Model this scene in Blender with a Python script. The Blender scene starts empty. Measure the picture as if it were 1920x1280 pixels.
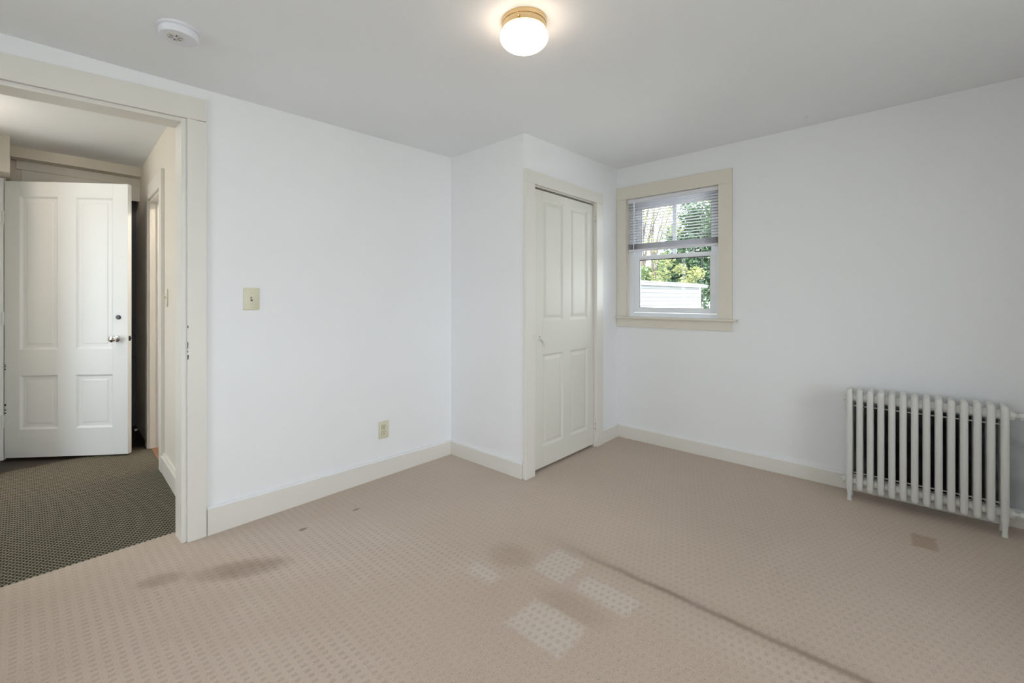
import bpy, bmesh, math, random
from mathutils import Matrix, Vector

C = bpy.context.scene.collection
sc = bpy.context.scene
PI = math.pi

# ------------------------------------------------------------------ camera
CAM_F, HORIZON, YAW, EYE = 829.92, 560.3, 0.7329, 1.25          # focal length / horizon in 1920x1280 pixels
cam = bpy.data.cameras.new('camera')
cam.sensor_fit = 'HORIZONTAL'; cam.sensor_width = 36.0
cam.lens = CAM_F / 1920 * 36.0
cam.shift_y = -(640 - HORIZON) / 1920
cam.clip_start = 0.05; cam.clip_end = 300
cam_ob = bpy.data.objects.new('camera', cam); C.objects.link(cam_ob)
cam_ob.location = (0, 0, EYE); cam_ob.rotation_euler = (PI / 2, 0, YAW)
sc.camera = cam_ob

# ------------------------------------------------------------------ sky, sun, exposure
SKY = 4.4
world = bpy.data.worlds.new('sky'); sc.world = world; world.use_nodes = True
bg = world.node_tree.nodes['Background']
bg.inputs['Color'].default_value = (0.92, 0.962, 1.0, 1); bg.inputs['Strength'].default_value = SKY
sun = bpy.data.lights.new('sun', 'SUN'); sun.energy = 12.0; sun.angle = math.radians(1.0); sun.color = (1, 0.97, 0.92)
sun_ob = bpy.data.objects.new('sun', sun); C.objects.link(sun_ob)
sun_ob.rotation_euler = Vector((-0.15, 0.5, -0.85)).to_track_quat('-Z', 'Y').to_euler()
sun_ob.location = (2, -8, 12)
sc.view_settings.view_transform = 'Standard'; sc.view_settings.look = 'None'
sc.view_settings.gamma = 1.0; sc.view_settings.use_curve_mapping = False
sc.view_settings.exposure = 0.63
sc.cycles.use_denoising = True; sc.cycles.use_adaptive_sampling = True; sc.cycles.adaptive_threshold = 0.04; sc.cycles.adaptive_min_samples = 20
sc.cycles.max_bounces = 9; sc.cycles.diffuse_bounces = 7; sc.cycles.glossy_bounces = 3; sc.cycles.transparent_max_bounces = 16
sc.cycles.sample_clamp_indirect = 8.0

# ------------------------------------------------------------------ measures of the place (metres)
WL, WW, WR, WC = -2.774, 3.661, 2.3415, -1.9953   # left wall x, window wall y, closet return y, closet door wall x
XR, YB = 1.9, -1.5                                # right wall x, back wall y
def cz(x, y): return 2.3957 + 0.0107 * (x + 2) + 0.0231 * (y - 2)   # the old ceiling is not quite level
def hy(x): return 0.668 + 0.041 * (-3.285 - x)                        # hall wall, a little out of square
HZ = 2.465                                        # hall ceiling

# ------------------------------------------------------------------ node helpers
class S:
    """a float socket with arithmetic"""
    nt = None
    def __init__(self, s): self.s = s
    @staticmethod
    def m(op, a, b=None, c=None, clamp=False):
        n = S.nt.nodes.new('ShaderNodeMath'); n.operation = op; n.use_clamp = clamp
        for i, v in enumerate((a, b, c)):
            if v is None: continue
            if isinstance(v, S): S.nt.links.new(v.s, n.inputs[i])
            else: n.inputs[i].default_value = v
        return S(n.outputs[0])
    def __add__(a, b): return S.m('ADD', a, b)
    def __radd__(a, b): return S.m('ADD', b, a)
    def __sub__(a, b): return S.m('SUBTRACT', a, b)
    def __rsub__(a, b): return S.m('SUBTRACT', b, a)
    def __mul__(a, b): return S.m('MULTIPLY', a, b)
    def __rmul__(a, b): return S.m('MULTIPLY', b, a)
    def __truediv__(a, b): return S.m('DIVIDE', a, b)
def sabs(a): return S.m('ABSOLUTE', a)
def sfloor(a): return S.m('FLOOR', a)
def sfrac(a): return S.m('FRACT', a)
def smin(a, b): return S.m('MINIMUM', a, b)
def smax(a, b): return S.m('MAXIMUM', a, b)
def smod2(a): return S.m('FLOORED_MODULO', a, 2.0)
def step(a, e0, e1):
    n = S.nt.nodes.new('ShaderNodeMapRange'); n.interpolation_type = 'SMOOTHSTEP'
    if isinstance(a, S): S.nt.links.new(a.s, n.inputs[0])
    n.inputs[1].default_value = e0; n.inputs[2].default_value = e1
    n.inputs[3].default_value = 0; n.inputs[4].default_value = 1
    return S(n.outputs[0])
def rect(x, y, x0, x1, y0, y1, soft):
    d = smax(sabs(x - (x0 + x1) / 2) - (x1 - x0) / 2, sabs(y - (y0 + y1) / 2) - (y1 - y0) / 2)
    return 1.0 - step(d, -soft, soft)
def ell(x, y, cx, cy, rx, ry, ang=0.0, inner=0.0):
    ca, sa = math.cos(ang), math.sin(ang)
    u = ((x - cx) * ca + (y - cy) * sa) / rx; v = ((y - cy) * ca - (x - cx) * sa) / ry
    return 1.0 - step(u * u + v * v, inner, 1.0)
def noise(scale, detail=2.0, rough=0.5, vec=None, dist=0.0):
    n = S.nt.nodes.new('ShaderNodeTexNoise'); n.inputs['Scale'].default_value = scale
    n.inputs['Detail'].default_value = detail; n.inputs['Roughness'].default_value = rough
    n.inputs['Distortion'].default_value = dist
    if vec is None:
        vec = S.nt.nodes.new('ShaderNodeTexCoord').outputs['Object']
    S.nt.links.new(vec, n.inputs['Vector'])
    return S(n.outputs['Fac'])
def mixc(f, a, b):
    n = S.nt.nodes.new('ShaderNodeMix'); n.data_type = 'RGBA'
    if isinstance(f, S): S.nt.links.new(f.s, n.inputs[0])
    else: n.inputs[0].default_value = f
    for i, v in ((6, a), (7, b)):
        if isinstance(v, tuple): n.inputs[i].default_value = (*v, 1)
        else: S.nt.links.new(v, n.inputs[i])
    return n.outputs[2]
def lin(r, g, b):
    f = lambda c: (c / 255 / 12.92) if c <= 10 else ((c / 255 + 0.055) / 1.055) ** 2.4
    return (f(r), f(g), f(b))
def base(name):
    m = bpy.data.materials.new(name); m.use_nodes = True
    nt = m.node_tree; S.nt = nt
    return m, nt, nt.nodes['Principled BSDF']
def bump(bsdf, h, strength, dist=0.002):
    n = S.nt.nodes.new('ShaderNodeBump'); n.inputs['Strength'].default_value = strength
    n.inputs['Distance'].default_value = dist
    S.nt.links.new(h.s, n.inputs['Height']); S.nt.links.new(n.outputs[0], bsdf.inputs['Normal'])
def paint(name, col, rough=0.5, var=0.04, bstr=0.08, nscale=3.0, fine=120.0, metal=0.0, spec=0.4):
    m, nt, b = base(name)
    f = noise(nscale, 3.0)
    dark = tuple(c * (1 - var) for c in col); lite = tuple(min(1, c * (1 + var * 0.5)) for c in col)
    nt.links.new(mixc(f, dark, lite), b.inputs['Base Color'])
    b.inputs['Roughness'].default_value = rough; b.inputs['Metallic'].default_value = metal
    b.inputs['Specular IOR Level'].default_value = spec
    if bstr: bump(b, noise(fine, 2.0), bstr, 0.001)
    return m

M = {}
M['wall'] = paint('wall_paint', lin(236, 237, 239), 0.6, 0.025, 0, 1.3, 90, spec=0.25)
M['ceil'] = paint('ceiling_paint', lin(239, 241, 244), 0.7, 0.03, 0, 0.9, 60, spec=0.2)
M['trim'] = paint('cream_trim_paint', lin(225, 222, 215), 0.38, 0.03, 0.06, 2.0, 60)
M['door'] = paint('cream_door_paint', lin(221, 219, 210), 0.5, 0.03, 0.06, 2.0, 60)
M['wdoor'] = paint('white_door_paint', lin(232, 235, 236), 0.38, 0.02, 0.05, 2.0, 60)
M['hallwall'] = paint('hall_paint', lin(224, 218, 207), 0.6, 0.03, 0, 1.3, 90, spec=0.25)
M['vinyl'] = paint('white_vinyl', lin(236, 239, 243), 0.3, 0.01, 0.0)
M['blind'] = paint('blind_enamel', lin(226, 226, 232), 0.4, 0.02, 0.0)
M['rad'] = paint('radiator_enamel', lin(214, 214, 210), 0.36, 0.05, 0.1, 8.0, 150)
M['ivory'] = paint('ivory_plastic', lin(216, 212, 188), 0.32, 0.02, 0.0)
M['ivory2'] = paint('ivory_device', lin(202, 198, 170), 0.32, 0.02, 0.0)
M['plastic'] = paint('white_plastic', lin(228, 229, 236), 0.4, 0.02, 0.0)
M['plastic2'] = paint('detector_grille', lin(214, 213, 210), 0.45, 0.02, 0.0)
M['black'] = paint('black_slot', (0.012, 0.011, 0.01), 0.6, 0.1, 0.0)
M['dmetal'] = paint('dark_metal', (0.06, 0.06, 0.065), 0.35, 0.1, 0.0, metal=0.8)
M['chrome'] = paint('chrome', (0.75, 0.76, 0.78), 0.12, 0.02, 0.0, metal=1.0)
M['brass'] = paint('brushed_brass', (0.70, 0.54, 0.31), 0.22, 0.1, 0.06, 30.0, 200, metal=1.0)
M['wood'] = paint('orange_wood', lin(150, 112, 88), 0.4, 0.25, 0.05, 12.0, 80)
M['darkwood'] = paint('dark_threshold_wood', lin(58, 48, 40), 0.5, 0.25, 0.05, 12.0, 80)
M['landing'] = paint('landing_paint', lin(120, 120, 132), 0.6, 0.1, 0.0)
M['wtrim'] = paint('window_trim_paint', lin(222, 215, 203), 0.4, 0.03, 0.06, 2.0, 60)
M['vent'] = paint('vent_grey', lin(120, 118, 114), 0.6, 0.05, 0.0)
M['rubber'] = paint('white_rubber', lin(235, 235, 235), 0.4, 0.02, 0.0)
M['fascia'] = paint('white_fascia', (0.42, 0.42, 0.43), 0.5, 0.05, 0.0)
M['siding'] = paint('white_clapboard_paint', (0.30, 0.305, 0.31), 0.6, 0.1, 0.0, 1.5)
M['shingle'] = paint('grey_shingle', (0.16, 0.17, 0.2), 0.8, 0.5, 0.3, 14.0, 40)
M['bark'] = paint('bark', (0.09, 0.075, 0.06), 0.9, 0.5, 0.4, 9.0, 30)

def leaf(name, c1, c2):
    m, nt, b = base(name)
    nt.links.new(mixc(step(noise(2.5, 3.0), 0.35, 0.65), c1, c2), b.inputs['Base Color'])
    b.inputs['Roughness'].default_value = 0.6
    tr = nt.nodes.new('ShaderNodeBsdfTranslucent'); tr.inputs[0].default_value = (*c2, 1)
    mx = nt.nodes.new('ShaderNodeMixShader'); mx.inputs[0].default_value = 0.35
    nt.links.new(b.outputs[0], mx.inputs[1]); nt.links.new(tr.outputs[0], mx.inputs[2])
    nt.links.new(mx.outputs[0], nt.nodes['Material Output'].inputs[0])
    return m
M['leaf_dark'] = leaf('evergreen_leaf', (0.018, 0.048, 0.025), (0.07, 0.125, 0.06))
M['leaf_mid'] = leaf('green_leaf', (0.045, 0.09, 0.03), (0.14, 0.19, 0.075))
M['leaf_yel'] = leaf('yellow_green_leaf', (0.14, 0.17, 0.06), (0.26, 0.27, 0.11))

def glass_mat():
    m, nt, b = base('window_glass'); nt.nodes.remove(b)
    t = nt.nodes.new('ShaderNodeBsdfTransparent'); t.inputs[0].default_value = (0.96, 0.98, 0.98, 1)
    g = nt.nodes.new('ShaderNodeBsdfGlossy'); g.inputs['Roughness'].default_value = 0.02
    fr = nt.nodes.new('ShaderNodeFresnel'); fr.inputs[0].default_value = 1.35
    mx = nt.nodes.new('ShaderNodeMixShader')
    nt.links.new(fr.outputs[0], mx.inputs[0]); nt.links.new(t.outputs[0], mx.inputs[1]); nt.links.new(g.outputs[0], mx.inputs[2])
    nt.links.new(mx.outputs[0], nt.nodes['Material Output'].inputs[0])
    return m
M['glass'] = glass_mat()

def globe_mat(name, col, strength):
    m, nt, b = base(name)
    b.inputs['Base Color'].default_value = (0.9, 0.88, 0.84, 1); b.inputs['Roughness'].default_value = 0.25
    b.inputs['Emission Color'].default_value = (*col, 1); b.inputs['Emission Strength'].default_value = strength
    return m
M['globe'] = globe_mat('lit_opal_glass', (1.0, 0.79, 0.60), 5.5)
M['hallglobe'] = globe_mat('lit_hall_glass', (1.0, 0.86, 0.70), 38.0)
M['bulb'] = globe_mat('lit_bulb_glass', (1.0, 0.86, 0.68), 420.0)

def chipped(name, col):
    """white door paint with dark chips along the hinge edge"""
    return paint(name, col)

def wall_window_mat():
    """white paint; an unpainted bluish old coat left behind the radiator"""
    m, nt, b = base('window_wall_paint')
    tc = nt.nodes.new('ShaderNodeTexCoord'); sp = nt.nodes.new('ShaderNodeSeparateXYZ')
    nt.links.new(tc.outputs['Object'], sp.inputs[0])
    x, z = S(sp.outputs[0]), S(sp.outputs[2])
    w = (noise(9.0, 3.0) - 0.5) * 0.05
    mask = rect(x + w, z + w, -0.31, 0.9, -0.2, 0.60, 0.01); rad_shade = rect(x + w, z + w, -0.31, 0.375, -0.2, 0.585, 0.03)
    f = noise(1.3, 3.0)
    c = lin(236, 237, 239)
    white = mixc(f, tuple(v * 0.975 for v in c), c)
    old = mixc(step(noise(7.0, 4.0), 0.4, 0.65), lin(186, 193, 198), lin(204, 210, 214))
    old = mixc(rad_shade, old, mixc(step(noise(7.0, 4.0), 0.4, 0.65), lin(62, 64, 68), lin(92, 96, 102)))  # shade between the radiator sections, painted into the wall colour
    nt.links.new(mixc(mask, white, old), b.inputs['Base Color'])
    b.inputs['Roughness'].default_value = 0.6; b.inputs['Specular IOR Level'].default_value = 0.25
    return m
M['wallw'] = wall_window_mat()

def carpet_mat():
    m, nt, b = base('beige_carpet')
    tc = nt.nodes.new('ShaderNodeTexCoord'); sp = nt.nodes.new('ShaderNodeSeparateXYZ')
    nt.links.new(tc.outputs['Object'], sp.inputs[0])
    x, y = S(sp.outputs[0]), S(sp.outputs[1])
    wob = (noise(11.0, 4.0, 0.7) - 0.5) * 0.07
    fib = noise(420.0, 2.0, 0.6); fib2 = noise(150.0, 3.0, 0.7); fleck = step(noise(230.0, 1.0, 0.5), 0.60, 0.72)
    # staggered rows of small sunk squares, rows along x
    v = y / 0.037; row = sfloor(v)
    u = x / 0.029 + smod2(row) * 0.5
    fu, fv = sfrac(u + (fib2 - 0.5) * 0.55), sfrac(v + (fib2 - 0.5) * 0.40)
    dent = (1.0 - step(sabs(fu - 0.5), 0.14, 0.30)) * (1.0 - step(sabs(fv - 0.5), 0.18, 0.30))
    # traffic wear flattens the pattern
    wear = step(noise(1.7, 3.0, 0.55), 0.46, 0.60)
    centre = ell(x, y, -0.75, 1.2, 0.95, 0.62, 0.0, 0.35)
    xx, yy = x + wob, y + wob
    pa = rect(xx, yy, -1.31, -1.14, 1.59, 1.80, 0.008)
    pb = rect(xx, yy, -1.08, -0.83, 1.595, 1.71, 0.014)
    pc = rect(xx, yy, -1.16, -0.91, 1.25, 1.44, 0.016)
    pd = rect(xx, yy, -1.53, -1.37, 1.375, 1.455, 0.02)
    kept = smax(smax(pa, pb), smax(pc, pd))                 # places that furniture covered
    worn = smax(smax(wear * 0.55, centre * 0.9), step(y - x * 0.25, 1.78, 1.95) * 0.6) * (1.0 - kept)
    dentv = dent * (1.0 - worn * 0.85)
    col = mixc(noise(0.8, 4.0, 0.6), lin(189, 171, 155), lin(211, 195, 181))
    col = mixc(worn * 0.3, col, lin(180, 160, 140))
    col = mixc(kept * 0.42, col, lin(214, 203, 193))
    col = mixc(dentv * (0.10 + noise(2.2, 3.0) * 0.22), col, lin(112, 98, 84))
    col = mixc((fib - 0.48) * 1.5, col, lin(110, 94, 78))
    col = mixc((fib2 - 0.55) * 1.1, col, lin(98, 82, 68))
    col = mixc((0.42 - fib2) * 0.9, col, lin(226, 214, 200))
    col = mixc(fleck * (0.22 + worn * 0.34), col, lin(96, 78, 62))
    # soil: the seam line, a brown spill, grey traffic smudges and small spots
    lw = sabs(y - 1.848 + (noise(6.0, 2.0) - 0.5) * 0.03)
    seam = (1.0 - step(lw + (fib2 - 0.5) * 0.02, 0.002, 0.024)) * step(x, -1.45, -0.75) * (0.45 + noise(7.0, 3.0) * 0.7)
    halo = (1.0 - step(lw, 0.01, 0.09)) * step(x, -1.6, -1.2)
    spill = rect(xx, yy, 0.005, 0.10, 3.03, 3.19, 0.012)
    sm = smax(ell(x, y, -2.30, 0.69, 0.10, 0.26, -0.55), ell(x, y, -2.48, 0.42, 0.07, 0.12, -0.5) * 0.7)
    sm = smax(sm, ell(x, y, -1.45, 1.60, 0.16, 0.13) * 0.45)
    sm = smax(sm, ell(x, y, -1.02, 1.50, 0.22, 0.10) * 0.4) * (0.3 + noise(9.0, 4.0, 0.7) * 1.3) * (1.0 - kept)
    spot = smax(ell(x, y, -2.446, 1.335, 0.014, 0.03), ell(x, y, -2.451, 1.027, 0.018, 0.03))
    col = mixc(halo * 0.16, col, lin(120, 100, 82))
    col = mixc(seam * 0.62, col, lin(104, 86, 68))
    col = mixc(spill * 0.45, col, lin(140, 110, 76))
    col = mixc(sm * 0.5, col, lin(120, 98, 78))
    col = mixc(spot * 0.6, col, lin(90, 70, 52))
    nt.links.new(col, b.inputs['Base Color'])
    b.inputs['Roughness'].default_value = 0.95; b.inputs['Specular IOR Level'].default_value = 0.05
    b.inputs['Sheen Weight'].default_value = 0.15
    bump(b, fib2 * 0.9 - dent * 0.5, 0.5, 0.004)
    return m
M['carpet'] = carpet_mat()

def hall_carpet_mat():
    m, nt, b = base('dark_woven_carpet')
    tc = nt.nodes.new('ShaderNodeTexCoord'); sp = nt.nodes.new('ShaderNodeSeparateXYZ')
    nt.links.new(tc.outputs['Object'], sp.inputs[0])
    x, y = S(sp.outputs[0]), S(sp.outputs[1])
    n1 = noise(260.0, 2.0)
    PX, PY = 0.017, 0.021
    r = sfloor(x / PX)
    fu = sfrac(x / PX + (n1 - 0.5) * 0.2); fv = sfrac(y / PY + smod2(r) * 0.5 + (n1 - 0.5) * 0.2)
    loop = (1.0 - step(sabs(fu - 0.5), 0.12, 0.42)) * (1.0 - step(sabs(fv - 0.5), 0.2, 0.46))
    a = mixc(noise(40.0, 2.0), lin(140, 136, 120), lin(172, 168, 150))
    col = mixc(loop, lin(66, 61, 53), a)
    nt.links.new(col, b.inputs['Base Color'])
    b.inputs['Roughness'].default_value = 0.95; b.inputs['Specular IOR Level'].default_value = 0.05
    bump(b, loop + n1 * 0.3, 0.8, 0.004)
    return m
M['hallcarpet'] = hall_carpet_mat()

def grass_mat():
    m, nt, b = base('lawn')
    nt.links.new(mixc(noise(0.7, 4.0), (0.27, 0.28, 0.26), (0.38, 0.38, 0.37)), b.inputs['Base Color'])
    b.inputs['Roughness'].default_value = 0.95
    return m
M['grass'] = grass_mat()

# ------------------------------------------------------------------ mesh helpers
XF = {}                                             # world matrix of each root
def bbox(bm, x0, x1, y0, y1, z0, z1, bev=0.0, seg=2):
    vs = [bm.verts.new((x, y, z)) for z in (z0, z1) for y in (y0, y1) for x in (x0, x1)]
    fs = [bm.faces.new([vs[i] for i in q]) for q in ((0, 2, 3, 1), (4, 5, 7, 6), (0, 1, 5, 4), (2, 6, 7, 3), (0, 4, 6, 2), (1, 3, 7, 5))]
    if bev > 0:
        es = list({e for f in fs for e in f.edges})
        bmesh.ops.bevel(bm, geom=es, offset=bev, segments=seg, affect='EDGES', profile=0.5)
    return bm
def prism(bm, pts, vec, bev=0.0):
    a = [bm.verts.new(p) for p in pts]; b = [bm.verts.new(Vector(p) + Vector(vec)) for p in pts]
    n = len(pts); fs = [bm.faces.new(a), bm.faces.new(b[::-1])]
    for i in range(n): fs.append(bm.faces.new((a[i], b[i], b[(i + 1) % n], a[(i + 1) % n])))
    bmesh.ops.recalc_face_normals(bm, faces=fs)
    if bev:
        bmesh.ops.bevel(bm, geom=list({e for f in fs for e in f.edges}), offset=bev, segments=2, affect='EDGES', profile=0.5)
    return bm
def frame_of(d):
    d = Vector(d).normalized()
    a = Vector((0, 0, 1)) if abs(d.z) < 0.9 else Vector((1, 0, 0))
    u = d.cross(a).normalized(); return u, d.cross(u).normalized(), d
def sweep(bm, pts, radii, seg=12):
    pts = [Vector(p) for p in pts]
    if not hasattr(radii, '__len__'): radii = [radii] * len(pts)
    rings = []; u = None
    for i, p in enumerate(pts):
        d = (pts[min(i + 1, len(pts) - 1)] - pts[max(i - 1, 0)]).normalized()
        if u is None: u, v, _ = frame_of(d)
        else:
            u = (u - d * u.dot(d)).normalized(); v = d.cross(u)
        rings.append([bm.verts.new(p + (u * math.cos(2 * PI * k / seg) + v * math.sin(2 * PI * k / seg)) * radii[i]) for k in range(seg)])
    fs = []
    for a, b in zip(rings, rings[1:]):
        for k in range(seg): fs.append(bm.faces.new((a[k], a[(k + 1) % seg], b[(k + 1) % seg], b[k])))
    fs.append(bm.faces.new(rings[0][::-1])); fs.append(bm.faces.new(rings[-1]))
    bmesh.ops.recalc_face_normals(bm, faces=fs)
    return bm
def cyl(bm, p0, p1, r0, r1=None, seg=16): return sweep(bm, [p0, p1], [r0, r0 if r1 is None else r1], seg)
def lathe(bm, prof, origin=(0, 0, 0), seg=40, axis=(0, 0, 1)):
    """profile of (radius, height) turned about the axis; zero radii close it"""
    u, v, d = frame_of(axis); o = Vector(origin); rings = []
    for r, h in prof:
        c = o + d * h
        if r < 1e-6: rings.append([bm.verts.new(c)])
        else: rings.append([bm.verts.new(c + (u * math.cos(2 * PI * k / seg) + v * math.sin(2 * PI * k / seg)) * r) for k in range(seg)])
    fs = []
    for a, b in zip(rings, rings[1:]):
        for k in range(seg):
            k2 = (k + 1) % seg
            if len(a) == 1 and len(b) == 1: continue
            if len(a) == 1: fs.append(bm.faces.new((a[0], b[k], b[k2])))
            elif len(b) == 1: fs.append(bm.faces.new((a[k], b[0], a[k2])))
            else: fs.append(bm.faces.new((a[k], b[k], b[k2], a[k2])))
    for r in (rings[0], rings[-1]):
        if len(r) > 1: fs.append(bm.faces.new(r))
    bmesh.ops.recalc_face_normals(bm, faces=fs)
    return bm
def B(): return bmesh.new()

def obj(name, bm, mat, parent=None, smooth=False, local=False, kind=None):
    """one mesh object; coordinates in world space unless local=True"""
    if parent is not None and not local and parent.name in XF:
        bm.transform(XF[parent.name].inverted())
    me = bpy.data.meshes.new(name); bm.to_mesh(me); bm.free()
    me.materials.append(M[mat])
    if smooth:
        me.shade_smooth()
        me.set_sharp_from_angle(angle=math.radians(38))
    o = bpy.data.objects.new(name, me); C.objects.link(o)
    if parent is not None:
        o.parent = parent
        if parent.name in XF: XF[o.name] = XF[parent.name]
    if kind: o['kind'] = kind
    return o
def tag(o, label, cat=None, group=None, kind=None):
    o['label'] = label
    if cat: o['category'] = cat
    if group: o['group'] = group
    if kind: o['kind'] = kind
    return o
def thing(name, label, cat, loc=(0, 0, 0), rotz=0.0, group=None, kind=None):
    o = bpy.data.objects.new(name, None); C.objects.link(o); o.empty_display_size = 0.1
    o.location = loc; o.rotation_euler = (0, 0, rotz)
    XF[o.name] = Matrix.Translation(loc) @ Matrix.Rotation(rotz, 4, 'Z')
    return tag(o, label, cat, group, kind)
def struct(name, bm, mat, label, cat):
    o = obj(name, bm, mat); return tag(o, label, cat, kind='structure')

# ================================================================== the shell
TOP = 2.62
b = B(); bbox(b, -2.93, XR + 0.12, YB - 0.12, WW + 0.12, -0.08, 0.0)
struct('floor', b, 'carpet', 'beige patterned carpet with worn patches and a dirty seam line', 'carpet')
b = B()
prism(b, [(x, y, cz(x, y)) for x, y in ((WL - 0.02, YB - 0.02), (XR + 0.02, YB - 0.02), (XR + 0.02, WW + 0.02), (WL - 0.02, WW + 0.02))], (0, 0, 0.16))
struct('ceiling', b, 'ceil', 'off-white painted plaster ceiling of the bedroom', 'ceiling')

# left wall with the opening to the hall
def zb(y): return 2.146 + (y + 0.055) * 0.047        # underside of the head casing, slightly out of level
def zt(y): return 2.2555 + (y + 0.055) * 0.060
OY0, OY1 = -0.30, 0.568
b = B(); T = (-0.12, 0, 0)
prism(b, [(WL, OY1, -0.08), (WL, WR + 0.06, -0.08), (WL, WR + 0.06, TOP), (WL, OY1, TOP)], T)
prism(b, [(WL, OY0, zb(OY0)), (WL, OY1, zb(OY1)), (WL, OY1, TOP), (WL, OY0, TOP)], T)
prism(b, [(WL, YB - 0.12, -0.08), (WL, OY0, -0.08), (WL, OY0, TOP), (WL, YB - 0.12, TOP)], T)
struct('wall_left', b, 'wall', 'white painted wall holding the hall doorway, switch and outlet', 'wall')
b = B(); bbox(b, WL - 0.12, -2.11, WR, WR + 0.10, -0.08, TOP)
struct('wall_return', b, 'wall', 'short white wall returning beside the closet door', 'wall')
CY0, CY1, CZ1 = 2.432, 3.262, 2.066                  # closet door opening
b = B()
bbox(b, -2.11, WC, WR, CY0, -0.08, TOP); bbox(b, -2.11, WC, CY1, WW + 0.02, -0.08, TOP); bbox(b, -2.11, WC, CY0, CY1, CZ1, TOP)
struct('wall_closet', b, 'wall', 'white wall around the cream closet door', 'wall')
b = B(); bbox(b, WL - 0.12, WL, WR + 0.06, WW + 0.12, -0.08, TOP)
struct('wall_closet_back', b, 'wall', 'plain white wall inside the closet', 'wall')
# window wall
VX0, VX1, VZ0, VZ1 = -1.90, -1.115, 1.094, 2.143
def wall_with_windows(name, along, face, out, a0, a1, holes, mat, label):
    """along 'x': face is y; along 'y': face is x; out is the thickness sign"""
    b = B(); lo, hi = sorted((face, face + out * 0.12))
    def put(s0, s1, z0, z1):
        if along == 'x': bbox(b, s0, s1, lo, hi, z0, z1)
        else: bbox(b, lo, hi, s0, s1, z0, z1)
    cur = a0
    for (h0, h1, z0, z1) in sorted(holes):
        put(cur, h0, -0.08, TOP); put(h0, h1, -0.08, z0); put(h0, h1, z1, TOP); cur = h1
    put(cur, a1, -0.08, TOP)
    return struct(name, b, mat, label, 'wall')
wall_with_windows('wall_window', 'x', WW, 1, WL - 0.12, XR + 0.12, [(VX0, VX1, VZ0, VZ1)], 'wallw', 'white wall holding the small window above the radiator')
RWIN = [(-1.30, 0.40, 0.55, 2.20), (0.65, 2.30, 0.55, 2.20)]
BWIN = [(-1.85, -0.65, 0.70, 2.16)]
wall_with_windows('wall_right', 'y', XR, 1, YB - 0.12, WW, RWIN, 'wall', 'white wall with two tall windows opposite the hall doorway')
wall_with_windows('wall_back', 'x', YB, -1, WL, XR, BWIN, 'wall', 'white wall with one tall window facing the small window')

# ------------------------------------------------------------------ baseboards
def board(name, pts, hgt, thick_vec, label):
    """pts: two floor points on the wall face; a flat board with a narrow rounded cap"""
    p, q = Vector(pts[0]), Vector(pts[1]); h0, h1 = hgt if hasattr(hgt, '__len__') else (hgt, hgt)
    b = B(); c = B(); t = Vector(thick_vec)
    prism(b, [p, q, q + Vector((0, 0, h1 - 0.012)), p + Vector((0, 0, h0 - 0.012))], t)
    up0, up1 = Vector((0, 0, h0 - 0.0121)), Vector((0, 0, h1 - 0.0121))
    prism(c, [p + up0, q + up1, q + up1 + Vector((0, 0, 0.012)), p + up0 + Vector((0, 0, 0.012))], t * 0.62)
    o = struct(name, b, 'trim', label, 'baseboard')
    obj('cap', c, 'wall', o)
    return o
board('baseboard_left', [(WL, 0.66, 0), (WL, WR, 0)], (0.147, 0.112), (0.02, 0, 0), 'cream baseboard below the light switch wall')
board('baseboard_return', [(WL + 0.02, WR, 0), (-2.008, WR, 0)], 0.112, (0, -0.02, 0), 'short cream baseboard between the outlet wall and closet door')
board('baseboard_closet', [(WC, 3.362, 0), (WC, WW, 0)], 0.118, (0.02, 0, 0), 'very short cream baseboard in the corner past the closet door')
board('baseboard_window', [(WC + 0.02, WW, 0), (XR, WW, 0)], (0.117, 0.085), (0, -0.02, 0), 'cream baseboard under the window, running behind the radiator')
board('baseboard_right', [(XR, YB, 0), (XR, WW - 0.02, 0)], 0.115, (-0.02, 0, 0), 'cream baseboard below the two tall windows')
board('baseboard_back', [(WL, YB, 0), (XR - 0.02, YB, 0)], 0.115, (0, 0.02, 0), 'cream baseboard below the single tall window')

# ------------------------------------------------------------------ hall doorway trim
tr = thing('trim_1', 'wide cream casing framing the open doorway to the hall', 'door trim', (WL, 0.13, 0), kind='structure')
TX = 0.02
b = B(); prism(b, [(WL, 0.574, 0), (WL, 0.657, 0), (WL, 0.657, zb(0.62)), (WL, 0.574, zb(0.62))], (TX, 0, 0), 0.0015); obj('side_casing', b, 'trim', tr)
b = B(); prism(b, [(WL, -0.39, 0), (WL, -0.306, 0), (WL, -0.306, zb(-0.35)), (WL, -0.39, zb(-0.35))], (TX, 0, 0), 0.0015); obj('side_casing', b, 'trim', tr)
b = B(); prism(b, [(WL, -0.39, zb(-0.39) + 0.002), (WL, 0.657, zb(0.657) + 0.002), (WL, 0.657, zt(0.657)), (WL, -0.39, zt(-0.39))], (TX, 0, 0), 0.0015); obj('head_casing', b, 'trim', tr)
b = B(); bbox(b, WL - 0.125, WL + 0.004, 0.551, OY1 - 0.0005, 0, zb(OY1) - 0.001); obj('jamb', b, 'trim', tr)
b = B(); bbox(b, WL - 0.125, WL + 0.004, OY0 + 0.0005, OY0 + 0.017, 0, zb(OY0) - 0.001); obj('jamb', b, 'trim', tr)
b = B(); prism(b, [(WL + 0.004, OY0 + 0.018, zb(OY0) - 0.018), (WL + 0.004, 0.5505, zb(OY1) - 0.018), (WL + 0.004, 0.5505, zb(OY1) - 0.001), (WL + 0.004, OY0 + 0.018, zb(OY0) - 0.001)], (-0.129, 0, 0)); obj('head_jamb', b, 'trim', tr)

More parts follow.
